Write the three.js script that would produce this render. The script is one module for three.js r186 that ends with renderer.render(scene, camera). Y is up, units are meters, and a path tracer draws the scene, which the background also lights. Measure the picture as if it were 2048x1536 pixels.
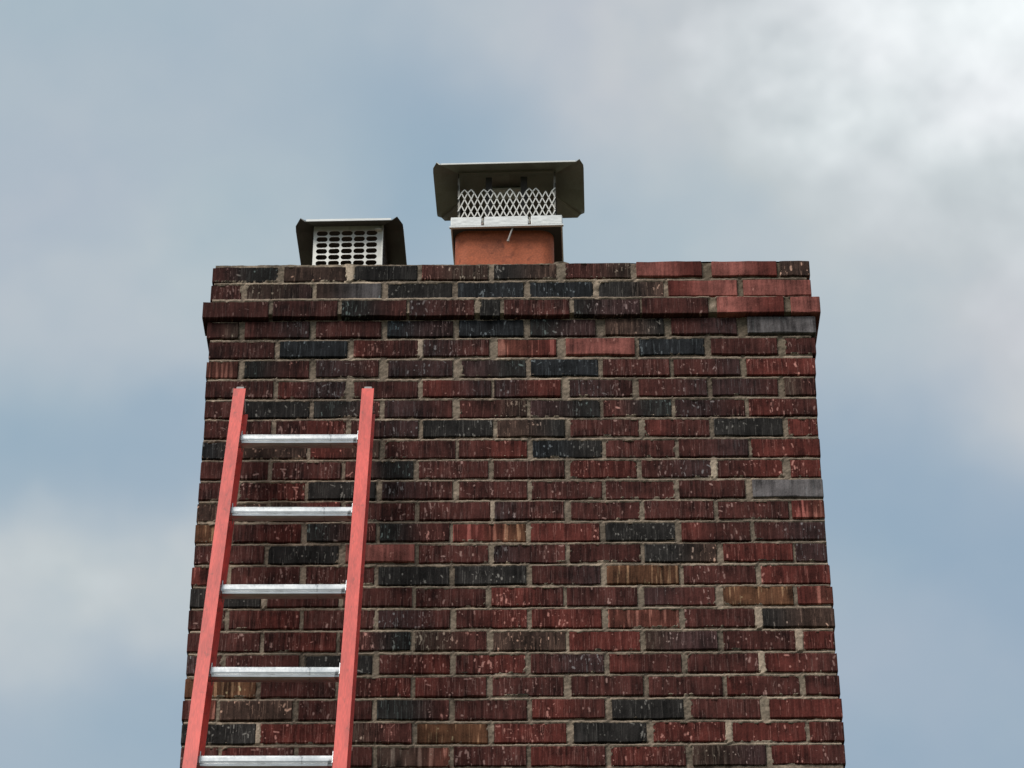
import * as THREE from 'three';
import { mergeGeometries } from 'three/addons/utils/BufferGeometryUtils.js';
import { RoundedBoxGeometry } from 'three/addons/geometries/RoundedBoxGeometry.js';

// ---------- camera, sky, sun, exposure ----------
const TOP = 6.5;                                   // height of the chimney's top course above the lawn, metres
const scene = new THREE.Scene();
const camera = new THREE.PerspectiveCamera(15.51, 4 / 3, 0.1, 3000);
camera.position.set(0.0242, TOP - 4.8722, 6.6208);
camera.up.set(0.00475, 0.83025, 0.55738);
camera.lookAt(0.0242 - 0.002609, TOP - 4.8722 + 0.557391, 6.6208 - 0.830246);

const renderer = new THREE.WebGLRenderer({ antialias: true });
renderer.toneMapping = THREE.LinearToneMapping;
renderer.toneMappingExposure = 1.3;
renderer.shadowMap.enabled = true;
renderer.shadowMap.type = THREE.PCFSoftShadowMap;

// seeded random numbers and smooth value noise
function rng(seed) {
  let a = seed >>> 0;
  return () => { a = (a + 0x6d2b79f5) | 0; let t = Math.imul(a ^ (a >>> 15), 1 | a); t = (t + Math.imul(t ^ (t >>> 7), 61 | t)) ^ t; return ((t ^ (t >>> 14)) >>> 0) / 4294967296; };
}
function hash3(x, y, z) {
  let h = Math.imul(x, 374761393) ^ Math.imul(y, 668265263) ^ Math.imul(z, 2147483647 ^ 0x5bd1e995);
  h = Math.imul(h ^ (h >>> 13), 1274126177); h ^= h >>> 16;
  return (h >>> 0) / 4294967296;
}
function noise3(x, y, z) {
  const i = Math.floor(x), j = Math.floor(y), k = Math.floor(z);
  let u = x - i, v = y - j, w = z - k; u = u * u * (3 - 2 * u); v = v * v * (3 - 2 * v); w = w * w * (3 - 2 * w);
  const L = (a, b, t) => a + (b - a) * t;
  return L(L(L(hash3(i, j, k), hash3(i + 1, j, k), u), L(hash3(i, j + 1, k), hash3(i + 1, j + 1, k), u), v),
    L(L(hash3(i, j, k + 1), hash3(i + 1, j, k + 1), u), L(hash3(i, j + 1, k + 1), hash3(i + 1, j + 1, k + 1), u), v), w) * 2 - 1;
}
function fbm(x, y, z, n = 4) { let s = 0, a = 0.5; for (let i = 0; i < n; i++) { s += a * noise3(x, y, z); x = x * 2.03 + 17.1; y = y * 2.03 + 5.7; z = z * 2.03 + 9.3; a *= 0.5; } return s; }
const lin = (c) => (c <= 0.04045 ? c / 12.92 : ((c + 0.055) / 1.055) ** 2.4);
const srgb = (r, g, b) => [lin(r / 255), lin(g / 255), lin(b / 255)];
const smooth = (a, b, x) => { const t = Math.min(1, Math.max(0, (x - a) / (b - a))); return t * t * (3 - 2 * t); };

// broken soft cloud: level 0 is open blue-grey, 1 is grey-white cloud, 2 is bright cloud; banks listed as azimuth/elevation/level in degrees
const BANKS = ('-13.7/40.9/0.5 -9.8/40.9/0.42 -5.8/40.5/0.55 -2.4/39.1/0.05 -0.5/41.0/0.75 -6.2/38.5/0.5 -11.4/38.6/0.6 -12.1/37.5/0.5 -9.8/35.2/0.75 -6.8/37.2/0.6 '
  + '-11.9/34.0/0.7 -11.2/32.4/0.02 -9.4/31.9/0.15 -10.3/29.8/1.15 -8.2/29.6/1.05 -11.2/28.4/0.9 -8.4/27.3/0.1 -10.0/26.2/0.3 2.9/41.1/1 6.2/40.8/1.1 8.2/40.2/2.0 4.1/39.5/1.3 6.9/39.5/1.5 '
  + '10.0/39.6/1.7 12.9/39.4/2.3 11.8/40.4/1.7 9.5/38.2/1.1 2.8/38.4/0.75 2.2/39.6/0.85 2.7/37.1/0.5 5.3/37.3/0.65 8.3/36.3/1 12.1/36.9/1.1 10.6/35.1/1.1 8.4/34.8/0.6 9.2/33.6/0.5 11.9/32.9/1.0 '
  + '7.9/32.3/0.05 9.6/31.1/0 10.6/30.2/0.1 8.1/28.7/0.35 9.7/27.8/0.3 8.5/26.2/0.1 11.5/29.0/0 -4.4/39.6/0.2 -0.1/38.6/0.1 1.2/37.4/0.4').split(' ').map((s) => s.split('/').map(Number));
const SKY = 0.755;
{
  const W = 4096, H = 2048, data = new Float32Array(W * H * 4), D = Math.PI / 180;
  const tone = [srgb(148, 172, 192), srgb(195, 202, 207), srgb(240, 244, 247)];
  const banks = BANKS.map(([a, e, l]) => [Math.sin(a * D) * Math.cos(e * D), Math.sin(e * D), -Math.cos(a * D) * Math.cos(e * D), l]);
  const mid = [0, Math.sin(34 * D), -Math.cos(34 * D)];
  for (let r = 0; r < H; r++) {
    const el = ((r + 0.5) / H - 0.5) * Math.PI, y = Math.sin(el), ce = Math.cos(el);
    for (let c = 0; c < W; c++) {
      const az = ((c + 0.5) / W - 0.5) * 2 * Math.PI, x = Math.cos(az) * ce, z = Math.sin(az) * ce, o = (r * W + c) * 4;
      let level = 0.7;
      if (y > -0.05) {
        const near = x * mid[0] + y * mid[1] + z * mid[2] > Math.cos(26 * D);
        const far = 0.75 + 1.5 * fbm(x * 9, y * 14, z * 9, near ? 5 : 4);
        level = far;
        if (near) {
          const wx = 0.012 * fbm(x * 40, y * 40, z * 40, 3), wy = 0.012 * fbm(x * 40 + 50, y * 40, z * 40, 3);
          let sw = 0.006, sl = 0.006 * far;
          for (const b of banks) {
            const dx = x + wx - b[0], dy = y + wy - b[1], dz = z - b[2], w = Math.exp(-(dx * dx + dy * dy * 1.6 + dz * dz) / (2 * 0.0205 * 0.0205));
            sw += w; sl += w * b[3];
          }
          level = sl / sw;
          level += (0.06 + 0.2 * Math.max(0, level - 0.3) + 0.3 * smooth(0.85, 1.5, level)) * fbm(x * 62, y * 84, z * 62, 5);
        }
        level = Math.min(2.3, Math.max(-0.1, level));
      }
      const t = Math.min(1, Math.max(0, level)), s = Math.max(0, level - 1);
      const hue = y > -0.05 ? fbm(x * 11 + 4, y * 15, z * 11, 3) : 0;         // thin cloud runs from teal grey to lavender grey
      for (let k = 0; k < 3; k++) data[o + k] = SKY * (tone[0][k] + (tone[1][k] - tone[0][k]) * t + (tone[2][k] - tone[1][k]) * s) * (1 + [-0.05, 0.018, -0.012][k] * hue);
      data[o + 3] = 1;
    }
  }
  const sky = new THREE.DataTexture(data, W, H, THREE.RGBAFormat, THREE.FloatType);
  sky.mapping = THREE.EquirectangularReflectionMapping; sky.magFilter = THREE.LinearFilter; sky.needsUpdate = true;
  scene.background = sky; scene.environment = sky;
}
// the sun behind thin cloud, over the photographer's left shoulder
const sun = new THREE.DirectionalLight(new THREE.Color(1, 0.965, 0.91), 2.0);
{
  const el = 50 * Math.PI / 180, az = -38 * Math.PI / 180;
  sun.position.set(Math.sin(az) * Math.cos(el) * 30, TOP - 0.8 + Math.sin(el) * 30, Math.cos(az) * Math.cos(el) * 30);
  sun.target.position.set(0, TOP - 0.8, 0);
  sun.castShadow = true; sun.shadow.radius = 52; sun.shadow.mapSize.set(4096, 4096); sun.shadow.bias = -0.0003;
  Object.assign(sun.shadow.camera, { left: -4, right: 4, top: 4, bottom: -8, near: 1, far: 70 });
  scene.add(sun, sun.target);
}

// ---------- naming ----------
const used = {};
function numbered(name) { const n = used[name] = (used[name] ?? -1) + 1; return n ? name + '_' + String(n).padStart(3, '0') : name; }
function part(name, geometry, material, parent) {
  const m = new THREE.Mesh(geometry, material); m.name = numbered(name); m.castShadow = m.receiveShadow = true; parent.add(m); return m;
}
function thing(name, label, category, x, y, z, group) {
  const o = new THREE.Group(); o.name = numbered(name); o.position.set(x, y, z); o.userData = { label, category };
  if (group) o.userData.group = group;
  scene.add(o); return o;
}

// ---------- procedural materials ----------
function floatTexture(W, H, fill) {
  const d = new Float32Array(W * H * 4); fill(d);
  const t = new THREE.DataTexture(d, W, H, THREE.RGBAFormat, THREE.FloatType);
  t.wrapS = t.wrapT = THREE.RepeatWrapping; t.magFilter = THREE.LinearFilter; t.minFilter = THREE.LinearFilter; t.needsUpdate = true; return t;
}
function byteTexture(W, H, at) {
  const d = new Uint8Array(W * H * 4);
  for (let y = 0, o = 0; y < H; y++) for (let x = 0; x < W; x++, o += 4) { const v = at(x, y); if (Array.isArray(v)) { d[o] = v[0]; d[o + 1] = v[1]; d[o + 2] = v[2]; } else d[o] = d[o + 1] = d[o + 2] = v; d[o + 3] = 255; }
  const t = new THREE.DataTexture(d, W, H); t.wrapS = t.wrapT = THREE.RepeatWrapping; t.magFilter = THREE.LinearFilter; t.minFilter = THREE.LinearMipmapLinearFilter; t.generateMipmaps = true; t.needsUpdate = true; return t;
}
const BW = 2.048, BH = 0.768;                      // metres that one brick-skin texture covers, at 1 mm a texel
// wire-cut brick skin as multiples of the clay's own colour: vertical drag marks, grain, and flecks of old mortar
function brickSkin(seed, streak, flecks, tall, pale = [5.5, 10, 10.5]) {
  const W = 2048, H = 768, R = rng(seed);
  return floatTexture(W, H, (d) => {
    for (let y = 0; y < H; y++) for (let x = 0; x < W; x++) {
      const lines = fbm(x * 0.16, y * 0.012, seed, 3), fine = noise3(x * 0.55, y * 0.05, seed + 3), grain = noise3(x * 0.5, y * 0.5, seed + 7), blotch = fbm(x * 0.02, y * 0.03, seed + 9, 3);
      let m = Math.max(0.3, 1 + streak * lines * 1.5 + 0.16 * fine + 0.22 * grain + 0.75 * blotch);
      let g = 1, hot = tall ? smooth(0.16, 0.3, fbm(x * 0.17, y * 0.008, seed + 20, 2)) : 0;
      m *= 1 + hot * 1.7; g = 1 + hot * 0.25;
      const o = (y * W + x) * 4; d[o] = m; d[o + 1] = m * g; d[o + 2] = m * (1 + hot * 0.3); d[o + 3] = 1;
    }
    for (let n = 0; n < flecks; n++) {
      let x = R() * W, y = R() * H;
      const drip = R() < 0.46, dot = R() < 0.22, here = fbm(x * 0.011, y * 0.016, seed + 40, 3);
      if (!drip && here < -0.2 + 0.3 * R()) continue;               // smears come in patches
      let a = Math.PI / 2 + (R() - 0.5) * (R() < 0.82 ? 0.36 : 3), bend = (R() - 0.5) * 0.07, len = drip ? 10 + R() * 42 : dot ? 1.5 : 2 + R() ** 2 * 14;
      let w = drip ? 0.75 + 0.4 * R() : dot ? 0.9 + R() * 1.5 : 0.8 + R() ** 2.5 * 2.4, k = drip ? 0.07 + 0.26 * R() * R() : 0.16 + 0.6 * R() ** 1.4;
      if (drip) { a = Math.PI / 2 + (R() - 0.5) * 0.06; bend = 0; }
      for (let s = 0; s < len; s += 0.8, x += Math.cos(a) * 0.8, y += Math.sin(a) * 0.8, a += bend * (R() + 0.3)) {
        const rad = w * (0.6 + 0.6 * R());
        for (let j = -4; j <= 4; j++) for (let i = -4; i <= 4; i++) {
          const q = 1 - smooth(rad * 0.55, rad * 1.15, Math.hypot(i, j)); if (q <= 0) continue;
          const o = ((((y + j) | 0) + H) % H * W + (((x + i) | 0) + W) % W) * 4, f = q * k;
          d[o] = Math.max(d[o], d[o] * (1 - f) + pale[0] * f); d[o + 1] = Math.max(d[o + 1], d[o + 1] * (1 - f) + pale[1] * f); d[o + 2] = Math.max(d[o + 2], d[o + 2] * (1 - f) + pale[2] * f);
        }
      }
    }
  });
}
const brickBump = byteTexture(1024, 512, (x, y) => 128 + 70 * fbm(x * 0.22, y * 0.03, 4, 3) + 60 * noise3(x * 0.8, y * 0.25, 8) + 40 * fbm(x * 0.05, y * 0.05, 12, 2));
function brickMaterial(map, rough = 0.86) { return new THREE.MeshPhysicalMaterial({ map, bumpMap: brickBump, bumpScale: 0.0015, roughness: rough, specularIntensity: 0.22, vertexColors: true }); }
const M = {
  flecked: brickMaterial(brickSkin(11, 0.6, 13000, false)),
  sooty: brickMaterial(brickSkin(17, 0.5, 9500, false, [11, 11.5, 11])),
  smoked: brickMaterial(brickSkin(29, 0.55, 11500, false, [8, 11, 11])),
  worn: brickMaterial(brickSkin(23, 0.5, 8000, false)),
  clean: brickMaterial(brickSkin(37, 0.45, 2000, false, [1.9, 2.5, 2.5])),
  streaked: brickMaterial(brickSkin(51, 0.55, 1100, true)),
};
const mortarMap = byteTexture(1024, 1024, (x, y) => {
  const v = 0.98 + 0.35 * fbm(x * 0.012, y * 0.012, 2, 3) + 0.13 * noise3(x * 0.35, y * 0.35, 5) + 0.1 * noise3(x * 0.12, y * 0.16, 6);
  return [117 * v + 12, 105 * v + 11, 91 * v + 10].map((c) => Math.max(20, Math.min(235, c)));
});
mortarMap.colorSpace = THREE.SRGBColorSpace;
M.mortar = new THREE.MeshPhysicalMaterial({ map: mortarMap, roughness: 0.95, specularIntensity: 0.2, vertexColors: true });
const clayMap = byteTexture(512, 512, (x, y) => {
  const v = 1 + 0.2 * fbm(x * 0.012, y * 0.02, 3, 4) + 0.1 * noise3(x * 0.4, y * 0.4, 9), w = smooth(0.3, 0.5, fbm(x * 0.05, y * 0.05, 31, 3));
  return [Math.min(255, 168 * v - 20 * w), Math.min(255, 90 * v - 12 * w), Math.min(255, 59 * v - 8 * w)];
});
clayMap.colorSpace = THREE.SRGBColorSpace;
M.clay = new THREE.MeshStandardMaterial({ map: clayMap, roughness: 0.8 });
const steelRough = byteTexture(512, 512, (x, y) => 150 + 60 * fbm(x * 0.02, y * 0.02, 3, 4) + 22 * noise3(x * 0.5, y * 0.06, 5));
const steelTint = byteTexture(512, 512, (x, y) => { const v = 205 + 60 * fbm(x * 0.014, y * 0.014, 13, 4) + 14 * noise3(x * 0.3, y * 0.3, 15); return [v, v * 0.985, v * 0.95].map((c) => Math.min(255, c)); });
const steel = (r, g, b, metal, rough) => new THREE.MeshStandardMaterial({ color: new THREE.Color().setRGB(r, g, b), map: steelTint, metalness: metal, roughness: rough, roughnessMap: steelRough });
M.lid = steel(0.33, 0.315, 0.28, 0.5, 0.8);
M.darkLid = steel(0.115, 0.11, 0.105, 0.4, 0.85);
M.bright = steel(0.80, 0.82, 0.83, 0.35, 0.8);
M.lattice = steel(0.80, 0.79, 0.76, 0.3, 0.8);
M.soot = new THREE.MeshStandardMaterial({ color: new THREE.Color().setRGB(0.05, 0.045, 0.042), roughness: 0.9 });
M.aluminium = new THREE.MeshStandardMaterial({ color: new THREE.Color().setRGB(0.74, 0.745, 0.74), metalness: 0.9, roughness: 0.62, roughnessMap: steelRough, map: byteTexture(512, 64, (x, y) => Math.min(255, 225 + 70 * fbm(x * 0.04, y * 0.3, 77, 3) - 120 * smooth(0.3, 0.42, fbm(x * 0.06, y * 0.12, 79, 3)))) });
const railMap = byteTexture(256, 2048, (x, y) => {
  const v = 1 + 0.16 * fbm(x * 0.05, y * 0.012, 91, 3) + 0.07 * noise3(x * 0.6, y * 0.08, 93), s = smooth(0.36, 0.5, fbm(x * 0.09, y * 0.05, 95, 3));
  return [216 * v - 24 * s, 86 * v - 4 * s, 75 * v - 4 * s].map((c) => Math.min(250, c));
});
railMap.colorSpace = THREE.SRGBColorSpace;
M.fibreglass = new THREE.MeshStandardMaterial({ map: railMap, roughness: 0.42 });
M.rubber = new THREE.MeshStandardMaterial({ color: new THREE.Color().setRGB(0.05, 0.05, 0.05), roughness: 0.8 });
M.capGrey = new THREE.MeshStandardMaterial({ color: new THREE.Color().setRGB(0.36, 0.33, 0.31), roughness: 0.8 });

// ---------- ground ----------
{
  const grass = byteTexture(512, 512, (x, y) => { const v = 1 + 0.5 * fbm(x * 0.05, y * 0.05, 41, 4) + 0.3 * noise3(x * 0.6, y * 0.6, 43); return [70 * v, 72 * v, 50 * v]; });
  grass.colorSpace = THREE.SRGBColorSpace; grass.repeat.set(600, 600);
  const g = new THREE.PlaneGeometry(1200, 1200); g.rotateX(-Math.PI / 2);
  const m = new THREE.Mesh(g, new THREE.MeshStandardMaterial({ map: grass, roughness: 0.95 }));
  m.name = 'ground'; m.userData = { kind: 'structure', label: 'lawn at the foot of the chimney and the ladder' }; m.receiveShadow = true; scene.add(m);
}

// ---------- chimney ----------
// the front courses from the top down: height offsets at the left and right end (mm) | left edge, right edge (mm), colour at either end
const COURSES = [
  '-6 8 | -863 -677 DK | -657 -476 NN | -456 -272 KK | -256 -66 DN | -47 131 KN | 161 347 DN | 367 555 PR | 586 772 PR | 784 866 NN',
  '-3 5 | -864 -781 DD | -760 -575 NV | -560 -375 NG | -353 -170 KK | -151 36 BB | 58 237 BB | 257 441 KN | 458 654 RP | 675 866 PP',
  '-7 0 | -881 -697 DD | -682 -499 DD | -484 -300 KD | -289 -105 VD | -86 -32 KK | -17 168 DD | 184 370 KV | 379 566 DD | 595 784 PR | 807 886 PP',
  '-2 8 | -867 -781 DN | -760 -577 DV | -556 -372 DD | -352 -167 BV | -147 35 BB | 57 242 KV | 273 437 NK | 462 647 DV | 680 871 GG',
  '0 5 | -858 -675 DD | -657 -468 BB | -446 -266 RD | -247 -63 VD | -36 129 XR | 159 352 PP | 368 551 BB | 573 759 DD | 785 867 DD',
  '-1 1 | -861 -776 XX | -755 -575 KD | -552 -376 VD | -346 -167 VV | -138 42 VK | 59 246 BB | 263 449 DD | 464 649 DV | 671 862 RR',
  '-2 -1 | -860 -673 DD | -656 -469 RV | -442 -264 DD | -247 -57 RV | -45 140 VR | 167 341 VD | 363 553 DV | 571 753 VD | 776 858 ND',
  '-1 -2 | -858 -769 DD | -751 -568 KK | -553 -371 KD | -354 -166 VD | -142 44 DN | 56 248 VK | 262 450 DK | 464 657 VD | 671 858 RD',
  '-1 0 | -856 -673 DD | -656 -464 DR | -446 -261 DV | -245 -53 KK | -36 149 NK | 168 357 DD | 376 554 RD | 570 759 KK | 778 856 RR',
  '-1 -1 | -857 -769 BK | -751 -571 NN | -557 -368 RN | -350 -156 DD | -143 43 DR | 62 252 BK | 266 455 DD | 469 659 DV | 671 858 RR',
  '-1 -1 | -858 -676 DD | -661 -472 DD | -458 -273 DK | -254 -65 DD | -46 147 DD | 166 348 RR | 364 554 DV | 574 751 DR | 777 855 RR',
  '0 -1 | -859 -765 DD | -748 -571 DR | -558 -375 KK | -355 -163 VD | -142 43 DD | 59 249 DD | 263 450 DD | 465 644 DD | 667 857 GG',
  '1 0 | -860 -675 NN | -658 -470 NR | -454 -266 DD | -250 -59 DD | -43 143 VD | 166 352 DD | 368 554 DD | 570 760 DD | 772 856 RX',
  '0 -1 | -861 -771 OO | -758 -576 DR | -557 -372 KD | -358 -171 KD | -158 39 RO | 55 240 RR | 259 446 KK | 467 651 RD | 667 854 DV',
  '0 0 | -859 -673 DD | -659 -471 KK | -449 -264 PP | -250 -64 DD | -46 146 VD | 160 350 DD | 364 557 KN | 578 764 RR | 775 854 VV',
  '1 -1 | -862 -771 RX | -757 -575 DD | -554 -372 DD | -359 -170 KK | -152 38 KK | 57 240 DV | 260 452 OO | 468 660 DD | 677 859 RR',
  '0 1 | -862 -676 KK | -657 -467 DD | -451 -269 DD | -255 -71 DD | -52 138 RD | 151 337 DD | 360 547 VD | 572 758 OO | 772 862 RX',
  '1 1 | -863 -770 DD | -756 -569 DR | -556 -368 DD | -355 -166 VD | -146 40 DR | 56 240 RR | 260 448 XX | 466 651 DD | 674 862 KN',
  '1 0 | -861 -672 DD | -658 -469 DR | -456 -271 DK | -255 -68 ND | -47 143 NN | 156 342 RR | 359 548 NV | 566 755 DD | 778 859 RR',
  '0 0 | -859 -772 VD | -757 -566 DD | -548 -371 KK | -349 -165 DR | -147 35 DR | 53 244 DV | 261 449 RD | 468 653 DD | 674 860 RD',
  '0 0 | -859 -676 OO | -661 -467 DD | -453 -268 DR | -252 -68 RD | -49 136 DD | 159 345 DD | 364 555 DD | 570 758 RD | 777 862 DD',
  '0 0 | -862 -778 DX | -765 -577 NN | -558 -368 DD | -352 -166 KD | -148 39 DD | 55 243 RD | 265 450 KK | 472 651 DD | 678 864 RR',
  '-1 0 | -860 -670 KK | -656 -462 RR | -449 -263 ND | -246 -63 OO | -45 141 RR | 164 351 KK | 371 558 RR | 578 766 RR | 779 864 RD',
  '-1 0 | -858 -766 DD | -753 -569 RD | -553 -365 DD | -349 -162 NX | -149 36 DD | 51 242 RD | 260 451 RD | 471 660 NV | 677 862 RD',];
const COURSE = 0.0677, BRICK_H = 0.0566, HALF = 0.863, DEPTH = 0.61;
const CLAY = {                                     // clay colours, linear
  D: [0.065, 0.0195, 0.0165], R: [0.098, 0.0215, 0.0170], P: [0.225, 0.076, 0.062], K: [0.0225, 0.0198, 0.0185], B: [0.0180, 0.0190, 0.0210],
  N: [0.056, 0.035, 0.027], O: [0.112, 0.050, 0.0255], G: [0.108, 0.096, 0.096], V: [0.044, 0.0225, 0.0225], X: [0.112, 0.035, 0.025],
};
const chimney = thing('brick_chimney', 'tall square-edged chimney of dark red and black bricks, one course jutting near its top', 'chimney', 0, 0, 0);
const R0 = rng(2024);
// one brick: worn, slightly uneven front arrises; its front face is at z = 0 and its body goes back to -depth
function brickGeometry(w, h, depth, cl, cr, R, rough = 1, cols = 5) {
  const pos = [], col = [], uv = [], ou = R() * (BW - w - 0.3), ov = R() * (BH - h - 0.32), ch = 0.002, xs = [0, ch];
  for (let i = 1; i < cols; i++) xs.push((w * (i + (R() - 0.5) * 0.5)) / cols);
  xs.push(w - ch, w);
  const bow = (R() - 0.5) * 0.002, last = xs.length - 1;
  const turn = 0.25 + 0.5 * R();
  const rows = xs.map((x, i) => {
    const edge = i === 0 || i === last, e = edge ? 0 : 1;
    const top = h + (R() - 0.6) * 0.0024 * rough - (edge ? 0.001 : 0), bot = (R() - 0.4) * 0.0024 * rough + (edge ? 0.001 : 0), z = edge ? -ch : (R() - 0.5) * 0.0012 + bow * Math.sin((Math.PI * x) / w);
    const k = ch * (0.6 + R() * 0.9) * e;
    return [[x, top, -depth], [x, top, z - k], [x, top - k, z], [x, bot + k, z], [x, bot, z - k], [x, bot, -depth]];
  });
  const tone = xs.map((x) => { const t = smooth(turn - 0.3, turn + 0.3, x / w), v = 1 + (R() - 0.5) * 0.42; return [0, 1, 2].map((k) => (cl[k] + (cr[k] - cl[k]) * t) * v); });
  const put = (p, c) => { pos.push(...p); col.push(...c); uv.push((ou + p[0] + Math.max(0, -p[2]) * 0.2) / BW, (ov + p[1] - p[2] * 0.6) / BH); };
  const quad = (a, b, c, d, ca, cb) => { put(a, ca); put(b, ca); put(c, cb); put(a, ca); put(c, cb); put(d, cb); };
  for (let i = 0; i < last; i++) for (let k = 0; k < 5; k++) quad(rows[i][k], rows[i][k + 1], rows[i + 1][k + 1], rows[i + 1][k], tone[i], tone[i + 1]);
  const a = rows[0], b = rows[last];
  quad(a[0], a[5], a[4], a[1], tone[0], tone[0]); quad(a[1], a[4], a[3], a[2], tone[0], tone[0]);
  quad(b[1], b[4], b[5], b[0], tone[last], tone[last]);
  const g = new THREE.BufferGeometry();
  g.setAttribute('position', new THREE.Float32BufferAttribute(pos, 3)); g.setAttribute('color', new THREE.Float32BufferAttribute(col, 3)); g.setAttribute('uv', new THREE.Float32BufferAttribute(uv, 2));
  g.computeVertexNormals(); return g;
}
const rects = [];                                  // the front bricks, for the mortar between them
COURSES.forEach((line, row) => {
  const [ends, ...list] = line.split('|').map((s) => s.trim().split(' '));
  const proud = row === 2 ? 0.018 : row === 3 ? 0.003 : row < 2 ? -0.001 : 0;
  for (const [s0, s1, tones] of list) {
    let x0 = s0 / 1000 + (R0() - 0.5) * 0.001, x1 = s1 / 1000 + (R0() - 0.5) * 0.001;
    x0 -= x0 > -0.8 ? 0.0014 : 0.0035; x1 += x1 < 0.8 ? 0.0014 : 0.0035;
    const w = x1 - x0, t = (x0 + x1) / 2 / (2 * HALF) + 0.5, corner = x0 < -0.8 || x1 > 0.8, depth = corner && w < 0.13 ? 0.194 : 0.092;
    const h = (row === 0 ? 0.053 : BRICK_H) + (R0() - 0.5) * 0.0022, y = TOP - (row + 0.5) * COURSE + (ends[0] * (1 - t) + ends[1] * t) / 1000 - h / 2 + (R0() - 0.5) * 0.002;
    const m = /[OX]/.test(tones) ? M.streaked : /[PG]/.test(tones) ? M.clean : t > 0.62 + 0.2 * R0() && !/[KNB]/.test(tones) ? M.worn : /^[KBN]+$/.test(tones) ? M.sooty : /[KBN]/.test(tones) ? M.smoked : M.flecked;
    const grime = smooth(0.85, 0.15, t) * smooth(15, 4, row) * 0.36;   // soot stain round the upper left
    const v = (0.92 + 0.18 * R0()) * (1 - grime), shade = (k) => CLAY[k].map((c, n) => (/[PGKB]/.test(k) ? c : c * 0.8 + 0.2 * [0.062, 0.027, 0.021][n]) * v);
    const mesh = part('brick', brickGeometry(w, h, depth, shade(tones[0]), shade(tones[1]), R0), m, chimney);
    const z = proud + (R0() - 0.45) * 0.0036 + (/P|G/.test(tones) ? 0.003 : 0);
    mesh.position.set(x0, y, z); mesh.rotation.set((R0() - 0.5) * 0.014, (R0() - 0.5) * 0.006, (R0() - 0.5) * 0.004);
    rects.push([x0, x1, y, y + h, row]);
  }
});
// the courses below the picture and on the other three sides, joined
{
  const geos = [], R = rng(77), ROWS = Math.ceil(TOP / COURSE), kinds = 'DDDDDRRKNVDDRX';
  const pick = () => { const k = CLAY[kinds[(R() * kinds.length) | 0]], v = 0.85 + 0.3 * R(); return k.map((c) => c * v); };
  const lay = (w, y, depth, x, z, turn, h = BRICK_H) => { const g = brickGeometry(w, h, depth, pick(), pick(), R, 1, 2); g.applyMatrix4(new THREE.Matrix4().makeRotationY(turn).setPosition(x, y, z)); geos.push(g); };
  for (let row = 0; row < ROWS; row++) {
    const y = TOP - (row + 0.5) * COURSE - BRICK_H / 2, jut = row === 2 ? 0.018 : row < 2 ? 0.002 : 0, odd = row % 2;
    if (y < -0.05) continue;
    const half = HALF + jut;
    if (row >= COURSES.length) {                   // front, below the picture
      let x = -half;
      while (x < half - 0.05) { const w = Math.min(x === -half && odd ? 0.092 : 0.19, half - x); lay(w, y, x === -half && odd ? 0.19 : 0.092, x, (R() - 0.5) * 0.003, 0); x += w + 0.0135; }
    }
    { let x = half; while (x > -half + 0.05) { const w = Math.min(x === half && !odd ? 0.092 : 0.19, x + half); lay(w, y, 0.092, x, -DEPTH - jut, Math.PI); x -= w + 0.0135; } }
    // side faces: where the front shows a brick's end, its long side runs back from the corner
    const first = (left) => { if (row < COURSES.length) { const rs = rects.filter((r) => r[4] === row), r = left ? rs[0] : rs[rs.length - 1]; return r[1] - r[0] < 0.13 ? 0.194 : 0.092; } return (odd === 1) === left ? 0.19 : 0.092; };
    for (const left of [true, false]) {
      let s = first(left) + 0.0135;
      while (s < DEPTH - 0.13) { const w = Math.min(0.19, DEPTH - 0.106 - s); if (w > 0.03) lay(w, y, 0.092, left ? -half : half, left ? -s - w : -s, left ? -Math.PI / 2 : Math.PI / 2); s += w + 0.0135; }
    }
  }
  const m = part('brickwork', mergeGeometries(geos), M.flecked, chimney); m.userData.kind = 'stuff';
}
// upright joints that were repointed in paler mortar: position along the front, course
const PALE = [[0.768, 18], [0.664, 19], [0.663, 17], [0.568, 22], [-0.051, 12], [-0.66, 16], [0.564, 10], [-0.47, 0], [-0.26, 4], [0.14, 2], [0.45, 6], [-0.66, 22]];
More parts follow.
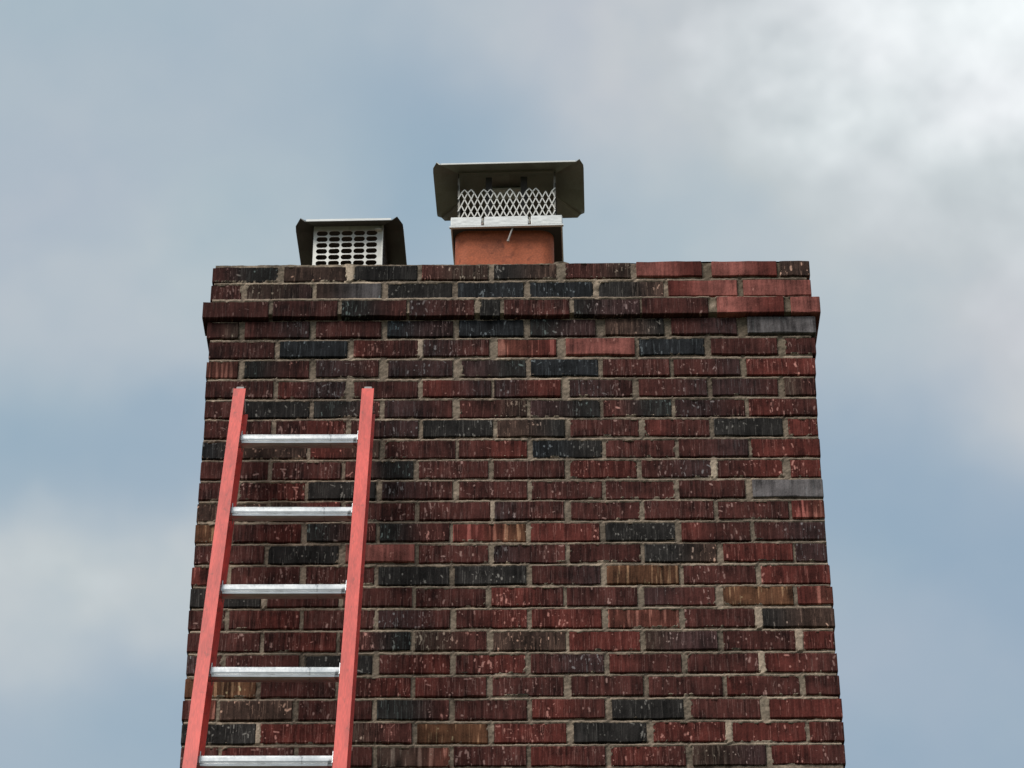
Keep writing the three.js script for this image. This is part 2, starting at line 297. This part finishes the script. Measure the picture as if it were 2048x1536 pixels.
// mortar: a recessed core on all sides, and between the front bricks an uneven bed that here and there squeezes out over their edges
{
  const core = new THREE.BoxGeometry(2 * HALF - 0.014, TOP - 0.004, DEPTH - 0.03); core.translate(0, (TOP - 0.004) / 2, -DEPTH / 2 - 0.008);
  const corbel = new THREE.BoxGeometry(2 * HALF + 0.018, BRICK_H - 0.006, DEPTH + 0.012); corbel.translate(0, TOP - 2.5 * COURSE, -DEPTH / 2);
  const col = [], list = [];
  const cellX = 0.0036, cellY = 0.0032, x0 = -HALF + 0.004, x1 = HALF - 0.004, yT = TOP - 0.004, yB = TOP - 24.3 * COURSE, nx = Math.round((x1 - x0) / cellX), ny = Math.round((yT - yB) / cellY);
  const byRow = []; for (const r of rects) (byRow[r[4]] ??= []).push(r);
  const pos = new Float32Array((nx + 1) * (ny + 1) * 3), uv = new Float32Array((nx + 1) * (ny + 1) * 2), tint = new Float32Array((nx + 1) * (ny + 1) * 3), idx = [];
  for (let j = 0, n = 0; j <= ny; j++) for (let i = 0; i <= nx; i++, n++) {
    const x = x0 + ((x1 - x0) * i) / nx, y = yT - ((yT - yB) * j) / ny, row = Math.floor((TOP - y) / COURSE);
    let inside = -1, up = 1, dn = 1;                              // how far within a brick, metres
    for (let q = row - 1; q <= row + 1; q++) for (const r of byRow[q] ?? []) {
      inside = Math.max(inside, Math.min(x - r[0], r[1] - x, y - r[2], r[3] - y));
      if (x > r[0] - 0.004 && x < r[1] + 0.004) { if (r[2] > y) up = Math.min(up, r[2] - y); if (r[3] < y) dn = Math.min(dn, y - r[3]); }
    }
    const n1 = fbm(x * 55, y * 55, 3, 3), n2 = fbm(x * 160, y * 160, 8, 2), n3 = fbm(x * 9, y * 9, 14, 2);
    let z = -0.0042 + n1 * 0.003 + n2 * 0.002 + n3 * 0.003;
    if (up + dn < 0.03) z = -0.0004 - 0.0085 * smooth(0.4, 0.95, dn / (dn + up)) + n1 * 0.0022 + n2 * 0.0018 + n3 * 0.002;   // struck joint, cut back under the brick above
    if (inside > 0) z += smooth(0, 0.004, inside) * (n2 * 0.008 + n1 * 0.006 + 0.0004) - smooth(0.0045, 0.009, inside) * 0.02;
    if (row === 2 || (row === 1 && TOP - y > 1.93 * COURSE)) { if (TOP - y < 2.88 * COURSE && TOP - y > 2.0 * COURSE) z += 0.018; }
    pos.set([x, y, Math.min(z, row === 2 ? 0.021 : 0.004)], n * 3); uv.set([x, y], n * 2);
    const pale = PALE.some(([px, pr]) => pr === row && Math.abs(x - px) < 0.012) && up + dn > 0.03;
    if (pale && inside < 0.001) pos[n * 3 + 2] = Math.max(pos[n * 3 + 2], 0.0005 + n2 * 0.002);
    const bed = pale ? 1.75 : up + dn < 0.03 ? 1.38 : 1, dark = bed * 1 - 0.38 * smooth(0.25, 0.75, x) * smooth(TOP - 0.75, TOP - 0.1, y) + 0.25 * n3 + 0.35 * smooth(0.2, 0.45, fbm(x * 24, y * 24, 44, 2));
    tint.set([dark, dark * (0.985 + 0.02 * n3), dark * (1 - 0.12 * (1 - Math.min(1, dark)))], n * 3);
    if (i < nx && j < ny) { const a = n, b = n + nx + 1; idx.push(a, b, a + 1, a + 1, b, b + 1); }
  }
  const g = new THREE.BufferGeometry(); g.setAttribute('position', new THREE.BufferAttribute(pos, 3)); g.setAttribute('uv', new THREE.BufferAttribute(uv, 2)); g.setAttribute('color', new THREE.BufferAttribute(tint, 3)); g.setIndex(idx); g.computeVertexNormals();
  for (const b of [core, corbel]) { b.setAttribute('color', new THREE.Float32BufferAttribute(new Float32Array(b.attributes.position.count * 3).fill(0.9), 3)); }
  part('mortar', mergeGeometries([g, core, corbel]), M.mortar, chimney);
}
// mortar crown sloping up to the flues, with crumbs along its front edge
{
  const nx = 140, nz = 48, g = new THREE.PlaneGeometry(2 * HALF - 0.02, DEPTH - 0.02, nx, nz); g.rotateX(-Math.PI / 2); g.translate(0, 0, -DEPTH / 2);
  const p = g.attributes.position, c = new Float32Array(p.count * 3), uv = g.attributes.uv;
  for (let i = 0; i < p.count; i++) {
    const x = p.getX(i), z = p.getZ(i), inward = Math.min(-z, DEPTH + z, x + HALF, HALF - x);
    p.setY(i, TOP - 0.006 + 0.35 * Math.min(inward, 0.13) + 0.008 * fbm(x * 18, z * 18, 6, 3) + 0.008 * (x > 0 ? x : 0)); uv.setXY(i, x, z);
    const v = 0.9 + 0.25 * fbm(x * 5, z * 5, 2, 2); c.set([v, v, v * 0.96], i * 3);
  }
  g.setAttribute('color', new THREE.BufferAttribute(c, 3)); g.computeVertexNormals();
  part('crown', g, M.mortar, chimney);
  const R = rng(9), lumps = [];
  for (const [x, s] of [[0.148, 1.5], [0.162, 1.2], [0.128, 0.9], [0.30, 0.7], [0.335, 0.6], [-0.52, 0.9], [-0.50, 0.7], [-0.40, 0.7], [-0.30, 0.8], [-0.2, 0.5], [0.02, 0.5], [0.56, 0.6], [-0.06, 0.6], [-0.62, 0.6]]) {
    const l = new THREE.IcosahedronGeometry(0.0085 * s, 1), q = l.attributes.position;
    for (let i = 0; i < q.count; i++) { const k = 1 + 0.45 * noise3(q.getX(i) * 150 + x * 99, q.getY(i) * 150, q.getZ(i) * 150); q.setXYZ(i, q.getX(i) * k * 1.7, q.getY(i) * k * 0.8, q.getZ(i) * k); }
    l.translate(x, TOP - 0.001 + 0.008 * (x / HALF) + 0.004 * s, -0.02 - 0.02 * R()); l.setAttribute('color', new THREE.Float32BufferAttribute(new Float32Array(q.count * 3).fill(1), 3)); l.computeVertexNormals(); lumps.push(l);
  }
  part('mortar_crumbs', mergeGeometries(lumps), M.mortar, chimney).userData.kind = 'stuff';
}
// clay flue tiles standing out of the crown
function roundRect(w, d, r, hole) {
  const s = hole ? new THREE.Path() : new THREE.Shape(), x = w / 2, y = d / 2;
  s.moveTo(-x + r, -y); s.lineTo(x - r, -y); s.absarc(x - r, -y + r, r, -Math.PI / 2, 0); s.lineTo(x, y - r); s.absarc(x - r, y - r, r, 0, Math.PI / 2); s.lineTo(-x + r, y); s.absarc(-x + r, y - r, r, Math.PI / 2, Math.PI); s.lineTo(-x, -y + r); s.absarc(-x + r, -y + r, r, Math.PI, 1.5 * Math.PI);
  return s;
}
function flue(w, d, y0, y1, x, z) {
  const s = roundRect(w, d, 0.042); s.holes.push(roundRect(w - 0.04, d - 0.04, 0.02, true));
  const g = new THREE.ExtrudeGeometry(s, { depth: y1 - y0, bevelEnabled: true, bevelSize: 0.003, bevelThickness: 0.003, bevelOffset: -0.003, bevelSegments: 2, curveSegments: 10 });
  const uv = g.attributes.uv; for (let i = 0; i < uv.count; i++) uv.setXY(i, uv.getX(i) * 1.6, uv.getY(i) * 1.6);
  g.rotateX(-Math.PI / 2); g.translate(x, y0, z); return part('flue_tile', g, M.clay, chimney);
}
flue(0.298, 0.2, TOP - 0.15, TOP + 0.262, -0.0185, -0.258).userData.label = 'orange clay flue tile under the larger cap';
flue(0.2, 0.2, TOP - 0.15, TOP + 0.09, -0.4845, -0.258);

// ---------- chimney caps ----------
// a shallow hipped sheet-metal lid with an upturned rim and cropped, slightly lifted corners; y = 0 is the eave
function lidParts(W, D, rise, flatW, flatD, crop, lift, rimH, parent, material) {
  const x = W / 2, z = D / 2, c = crop, eave = [];
  for (const [sx, sz] of [[-1, 1], [1, 1], [1, -1], [-1, -1]]) {
    eave.push([sx * (x - c * 0.62), 0, sz * z], [sx * (x - c * 0.34), lift, sz * (z - 0.002)], [sx * (x - 0.001), lift * 0.25, sz * (z - c * 0.55)], [sx * x, 0, sz * (z - c * 0.95)]);
  }
  // order the ring round the lid by angle
  eave.sort((p, q) => Math.atan2(p[2], p[0]) - Math.atan2(q[2], q[0]));
  const inner = eave.map(([px, , pz]) => [Math.max(-flatW / 2, Math.min(flatW / 2, px * 3)), rise, Math.max(-flatD / 2, Math.min(flatD / 2, pz * 3))]);
  const pos = [], uv = [], T = 0.0016, n = eave.length;
  const tri = (a, b, d) => { for (const p of [a, b, d]) { pos.push(...p); uv.push(p[0] * 2, p[2] * 2 + p[1]); } };
  const up = (p) => [p[0], p[1] + T, p[2]];
  for (let i = 0; i < n; i++) {
    const j = (i + 1) % n, A = eave[i], B = eave[j], C = inner[i], E = inner[j];
    tri(A, B, C); tri(B, E, C); tri(up(A), up(C), up(B)); tri(up(B), up(C), up(E)); tri(A, up(A), B); tri(B, up(A), up(B));
    tri(C, E, [0, rise, 0]); tri(up(C), [0, rise + T, 0], up(E));
  }
  const g = new THREE.BufferGeometry(); g.setAttribute('position', new THREE.Float32BufferAttribute(pos, 3)); g.setAttribute('uv', new THREE.Float32BufferAttribute(uv, 2)); g.computeVertexNormals();
  const lid = part('lid', g, material, parent);
  const bars = [];
  for (const [w, d, px, pz] of [[W - 2 * c * 0.7, 0.0018, 0, z - 0.0012], [W - 2 * c * 0.7, 0.0018, 0, -z + 0.0012], [0.0018, D - 2 * c * 1.05, -x + 0.0012, 0], [0.0018, D - 2 * c * 1.05, x - 0.0012, 0]]) { const b = new THREE.BoxGeometry(w, rimH, d); b.translate(px, rimH / 2 + 0.001, pz); bars.push(b); }
  part('rim', mergeGeometries(bars), M.bright, lid);
  return lid;
}
// a flat bar from a to b, for the expanded-metal strands
function bar(a, b, w, t, face) {
  const g = new THREE.BoxGeometry(w, a.distanceTo(b), t), y = b.clone().sub(a).normalize(), z = face, x = y.clone().cross(z).normalize();
  g.applyMatrix4(new THREE.Matrix4().makeBasis(x, y, z).setPosition(a.clone().add(b).multiplyScalar(0.5))); return g;
}
{
  const cap = thing('chimney_cap', 'larger metal chimney cap with diamond mesh and pale base band on the orange flue', 'chimney cap', -0.0085, TOP + 0.23, -0.2575);
  cap.rotation.y = -0.03;
  const lid = lidParts(0.458, 0.28, 0.022, 0.28, 0.11, 0.036, 0.011, 0.005, cap, M.lid); lid.position.set(0.006, 0.213, 0.02);
  // base band in plates, with dark slots between them
  const W = 0.336, D = 0.262, H = 0.034;
  const tray = new THREE.ExtrudeGeometry((() => { const s = roundRect(W - 0.004, D - 0.004, 0.012); s.holes.push(roundRect(0.262, 0.165, 0.03, true)); return s; })(), { depth: 0.003, bevelEnabled: false }); tray.rotateX(-Math.PI / 2); tray.translate(0, 0.004, 0);
  part('base_tray', tray, M.soot, cap);
  for (const [x0, x1] of [[-0.167, -0.0745], [-0.0665, 0.0655], [0.0735, 0.167]]) for (const s of [1, -1]) { const g = new RoundedBoxGeometry(x1 - x0, H, 0.005, 2, 0.0018); g.translate((x0 + x1) / 2, H / 2 + 0.001, s * (D / 2 - 0.0025)); part('base_band', g, M.bright, cap); }
  for (const s of [1, -1]) { const g = new RoundedBoxGeometry(0.005, H, D - 0.012, 2, 0.0018); g.translate(s * (W / 2 - 0.0025), H / 2 + 0.001, 0); part('base_band', g, M.bright, cap); }
  const lip = [];
  for (const s of [1, -1]) { const a = new THREE.BoxGeometry(W + 0.006, 0.004, 0.009); a.translate(0, -0.0015, s * (D / 2 - 0.0035)); const b = new THREE.BoxGeometry(0.009, 0.004, D - 0.018); b.translate(s * (W / 2 - 0.0015), -0.0015, 0); lip.push(a, b); }
  part('base_lip', mergeGeometries(lip.filter((g, n) => n % 2 === 0)), M.bright, cap);
  for (const x of [-0.0705, 0.0695]) { const g = new RoundedBoxGeometry(0.005, 0.03, 0.004, 1, 0.001); g.translate(x, 0.018, D / 2 - 0.006); part('slot_clip', g, M.lid, cap); }
  // expanded-metal screen on four sides
  const mw = 0.294, md = 0.19, y0 = 0.034, y1 = 0.228, pw = 0.0192, ph = 0.047, strands = [], R = rng(5);
  const wall = (len, origin, along, face, top = y1, ragged = 0) => {
    const P = (u, y) => origin.clone().addScaledVector(along, u).setY(y);
    const n = Math.round(len / pw), step = len / n, rowsN = Math.ceil((top - y0) / (ph / 2));
    for (let r = 0; r < rowsN; r++) for (let i = 0; i < n; i++) {
      const ya = y0 + (r * ph) / 2 - 0.006, yb = Math.min(ya + ph / 2, top), j = () => (R() - 0.5) * 0.0012;
      const lo = r % 2 ? 0.5 : 0, xa = (i + lo) * step, mid = (i + 0.5 + lo) * step;
      const ends = [[xa, mid], [xa + step, mid]];
      if (ragged && yb > top - 0.03 && R() < ragged * (yb > top - 0.012 ? 1 : 0.25)) continue;
      for (const [u, v] of ends) if (u <= len + 1e-6 && v <= len + 1e-6) strands.push(bar(P(u + j(), Math.max(ya, y0 - 0.004)), P(v + j(), yb), 0.0033, 0.0024, face));
    }
  };
  const X = new THREE.Vector3(1, 0, 0), Z = new THREE.Vector3(0, 0, 1);
  wall(mw, new THREE.Vector3(-mw / 2, 0, md / 2 + 0.01), X, Z, 0.158, 0.4); const n0 = strands.length; wall(mw, new THREE.Vector3(-mw / 2, 0, -md / 2 + 0.01), X, Z);
  wall(md, new THREE.Vector3(-mw / 2, 0, -md / 2 + 0.01), Z, X); wall(md, new THREE.Vector3(mw / 2, 0, -md / 2 + 0.01), Z, X);
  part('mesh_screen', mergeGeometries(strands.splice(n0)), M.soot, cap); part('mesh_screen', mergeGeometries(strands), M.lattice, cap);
  for (const s of [-1, 1]) { const g = bar(new THREE.Vector3(s * mw / 2 - s * 0.003, y0, md / 2 + 0.006), new THREE.Vector3(s * mw / 2 - s * 0.001, y1, md / 2 + 0.006), 0.006, 0.0025, Z); part('corner_post', g, M.lid, cap); }
  const tf = new THREE.BoxGeometry(mw, 0.006, 0.006); tf.translate(0, y1 - 0.004, md / 2 + 0.008); part('top_flange', tf, M.lid, cap);

  // legs that hang the lid, seen through the mesh
  for (const x of [-0.055, 0.052]) { const g = new RoundedBoxGeometry(0.02, 0.188, 0.004, 1, 0.0015); g.translate(x, 0.128, md / 2 - 0.014); part('lid_leg', g, M.soot, cap); }
  const box = new THREE.BoxGeometry(0.094, 0.006, 0.05); box.translate(-0.002, 0.222, 0.0); part('lid_stiffener', box, M.bright, cap);
  // clamp screw hanging below the band
  const a = new THREE.Vector3(0.018, -0.004, 0.122), b = new THREE.Vector3(0.0055, -0.052, 0.127);
  const shaft = new THREE.CylinderGeometry(0.0026, 0.0032, a.distanceTo(b), 8); shaft.applyMatrix4(new THREE.Matrix4().makeBasis(X, a.clone().sub(b).normalize(), Z).setPosition(a.clone().add(b).multiplyScalar(0.5)));
  const tip = new THREE.CylinderGeometry(0.0045, 0.0045, 0.005, 6); tip.translate(b.x - 0.0004, b.y - 0.003, b.z);
  part('clamp_screw', mergeGeometries([shaft, tip]), M.capGrey, cap);
}
{
  const cap = thing('chimney_cap', 'smaller metal chimney cap with slotted screen, low at the left of the chimney top', 'chimney cap', -0.4845, TOP + 0.07, -0.258);
  cap.rotation.y = -0.02;
  const lid = lidParts(0.324, 0.298, 0.03, 0.12, 0.1, 0.05, 0.014, 0.008, cap, M.darkLid); lid.position.set(0.003, 0.166, 0);
  const w = 0.209, H = 0.18;
  const panel = () => {
    const s = new THREE.Shape(); s.moveTo(-w / 2, 0); s.lineTo(w / 2, 0); s.lineTo(w / 2, H); s.lineTo(-w / 2, H);
    for (let r = 0; r < 7; r++) for (let c = 0; c < 5; c++) {
      const x = -w / 2 + 0.0258 + c * 0.0373, y = 0.012 + r * 0.0222, hw = 0.0167, hr = 0.0090, h = new THREE.Path();
      h.absarc(x - hw + hr, y + 0.008, hr, Math.PI / 2, 1.5 * Math.PI); h.absarc(x + hw - hr, y + 0.008, hr, -Math.PI / 2, Math.PI / 2); s.holes.push(h);
    }
    return new THREE.ExtrudeGeometry(s, { depth: 0.0014, bevelEnabled: false, curveSegments: 6 });
  };
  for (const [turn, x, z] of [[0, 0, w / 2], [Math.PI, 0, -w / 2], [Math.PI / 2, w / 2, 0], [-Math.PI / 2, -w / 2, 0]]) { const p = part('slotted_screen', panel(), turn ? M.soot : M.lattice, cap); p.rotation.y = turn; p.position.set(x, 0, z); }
  const under = new THREE.BoxGeometry(w - 0.006, 0.002, w - 0.006); under.translate(0, H - 0.004, 0); part('sooty_underside', under, M.soot, cap);
  const edge = new RoundedBoxGeometry(0.005, H + 0.004, 0.004, 1, 0.0015); edge.translate(w / 2 - 0.002, H / 2, w / 2 + 0.003); part('corner_edge', edge, M.lattice, cap);
  const fold = new THREE.BoxGeometry(0.018, 0.004, 0.012); fold.translate(w / 2 - 0.014, H - 0.02, w / 2 + 0.007); part('corner_tab', fold, M.lattice, cap);
}

// ---------- ladder ----------
{
  const lean = 0.32, S0 = 6.083, ladder = thing('red_ladder', 'red fibreglass ladder with pale metal rungs, leaning against the left of the chimney', 'ladder', -0.6125, 0, 2.066);
  ladder.rotation.set(-lean, 0, -0.0064, 'XYZ');
  const IN = 0.1607, FL = 0.0335, DP = 0.096, LEN = S0 + 0.188, t = 0.0045;
  for (const s of [-1, 1]) {                       // rails of I section
    const c = new THREE.Shape(), P = [[0, -DP / 2], [FL, -DP / 2], [FL, -DP / 2 + t], [FL / 2 + t / 2, -DP / 2 + t], [FL / 2 + t / 2, DP / 2 - t], [FL, DP / 2 - t], [FL, DP / 2], [0, DP / 2], [0, DP / 2 - t], [FL / 2 - t / 2, DP / 2 - t], [FL / 2 - t / 2, -DP / 2 + t], [0, -DP / 2 + t]];
    P.forEach(([x, y], i) => (i ? c.lineTo(s * x, y) : c.moveTo(s * x, y)));
    const g = new THREE.ExtrudeGeometry(c, { depth: LEN - 0.06, bevelEnabled: true, bevelSize: 0.0012, bevelThickness: 0.0012, bevelOffset: -0.0012, bevelSegments: 2, steps: 1 });
    g.rotateX(-Math.PI / 2);
    const p = g.attributes.position, uv = g.attributes.uv; for (let i = 0; i < p.count; i++) uv.setXY(i, (p.getX(i) + p.getZ(i)) * 4 + s, p.getY(i) * 0.5 + s * 0.3);
    g.translate(s * IN, 0.06, 0);
    part('rail', g, M.fibreglass, ladder);
    const plug = new RoundedBoxGeometry(FL * 0.66, 0.02, DP * 0.86, 1, 0.003); plug.translate(s * (IN + FL * 0.5), LEN + 0.009, 0); part('end_cap', plug, M.capGrey, ladder);
    const shoe = new RoundedBoxGeometry(0.05, 0.07, 0.1, 2, 0.006); shoe.translate(s * (IN + FL * 0.5), 0.035, 0); part('rubber_foot', shoe, M.rubber, ladder);
  }
  // rung section: flat ribbed tread on top, rounded nose with a groove, hollow-looking underside
  const k = new THREE.Shape(), prof = [[-0.015, 0.011], [0.008, 0.0125], [0.0125, 0.0105], [0.0148, 0.006], [0.0152, -0.001], [0.0143, -0.0045], [0.0118, -0.0058], [0.0118, -0.0072], [0.0142, -0.0082], [0.0138, -0.0108], [0.010, -0.0122], [0.0088, -0.0112], [0.004, -0.0128], [-0.008, -0.0128], [-0.015, -0.008]];
  prof.forEach(([z, y], i) => (i ? k.lineTo(z, y) : k.moveTo(z, y)));
  const rungG = new THREE.ExtrudeGeometry(k, { depth: 2 * IN + 0.026, bevelEnabled: false, steps: 1 }); rungG.rotateY(-Math.PI / 2); rungG.translate(IN + 0.013, 0, 0);
  { const p = rungG.attributes.position, uv = rungG.attributes.uv; for (let i = 0; i < p.count; i++) uv.setXY(i, p.getX(i) * 2, (p.getY(i) - p.getZ(i)) * 6); }
  rungG.scale(1, 1.28, 1.1); rungG.rotateX(lean);
  const collarG = new RoundedBoxGeometry(0.003, 0.04, 0.042, 1, 0.0012);
  for (let i = 0; S0 - i * 0.3048 > 0.2; i++) {
    const y = S0 - i * 0.3048, r = part('rung', rungG, M.aluminium, ladder); r.position.set(0, y, 0.012); r.rotation.y = i % 2 ? 0.002 : -0.002;
    for (const s of [-1, 1]) { const c = part('rung_collar', collarG, M.aluminium, r); c.position.set(s * (IN - 0.0025), 0.001, 0); }
  }
}

renderer.render(scene, camera);
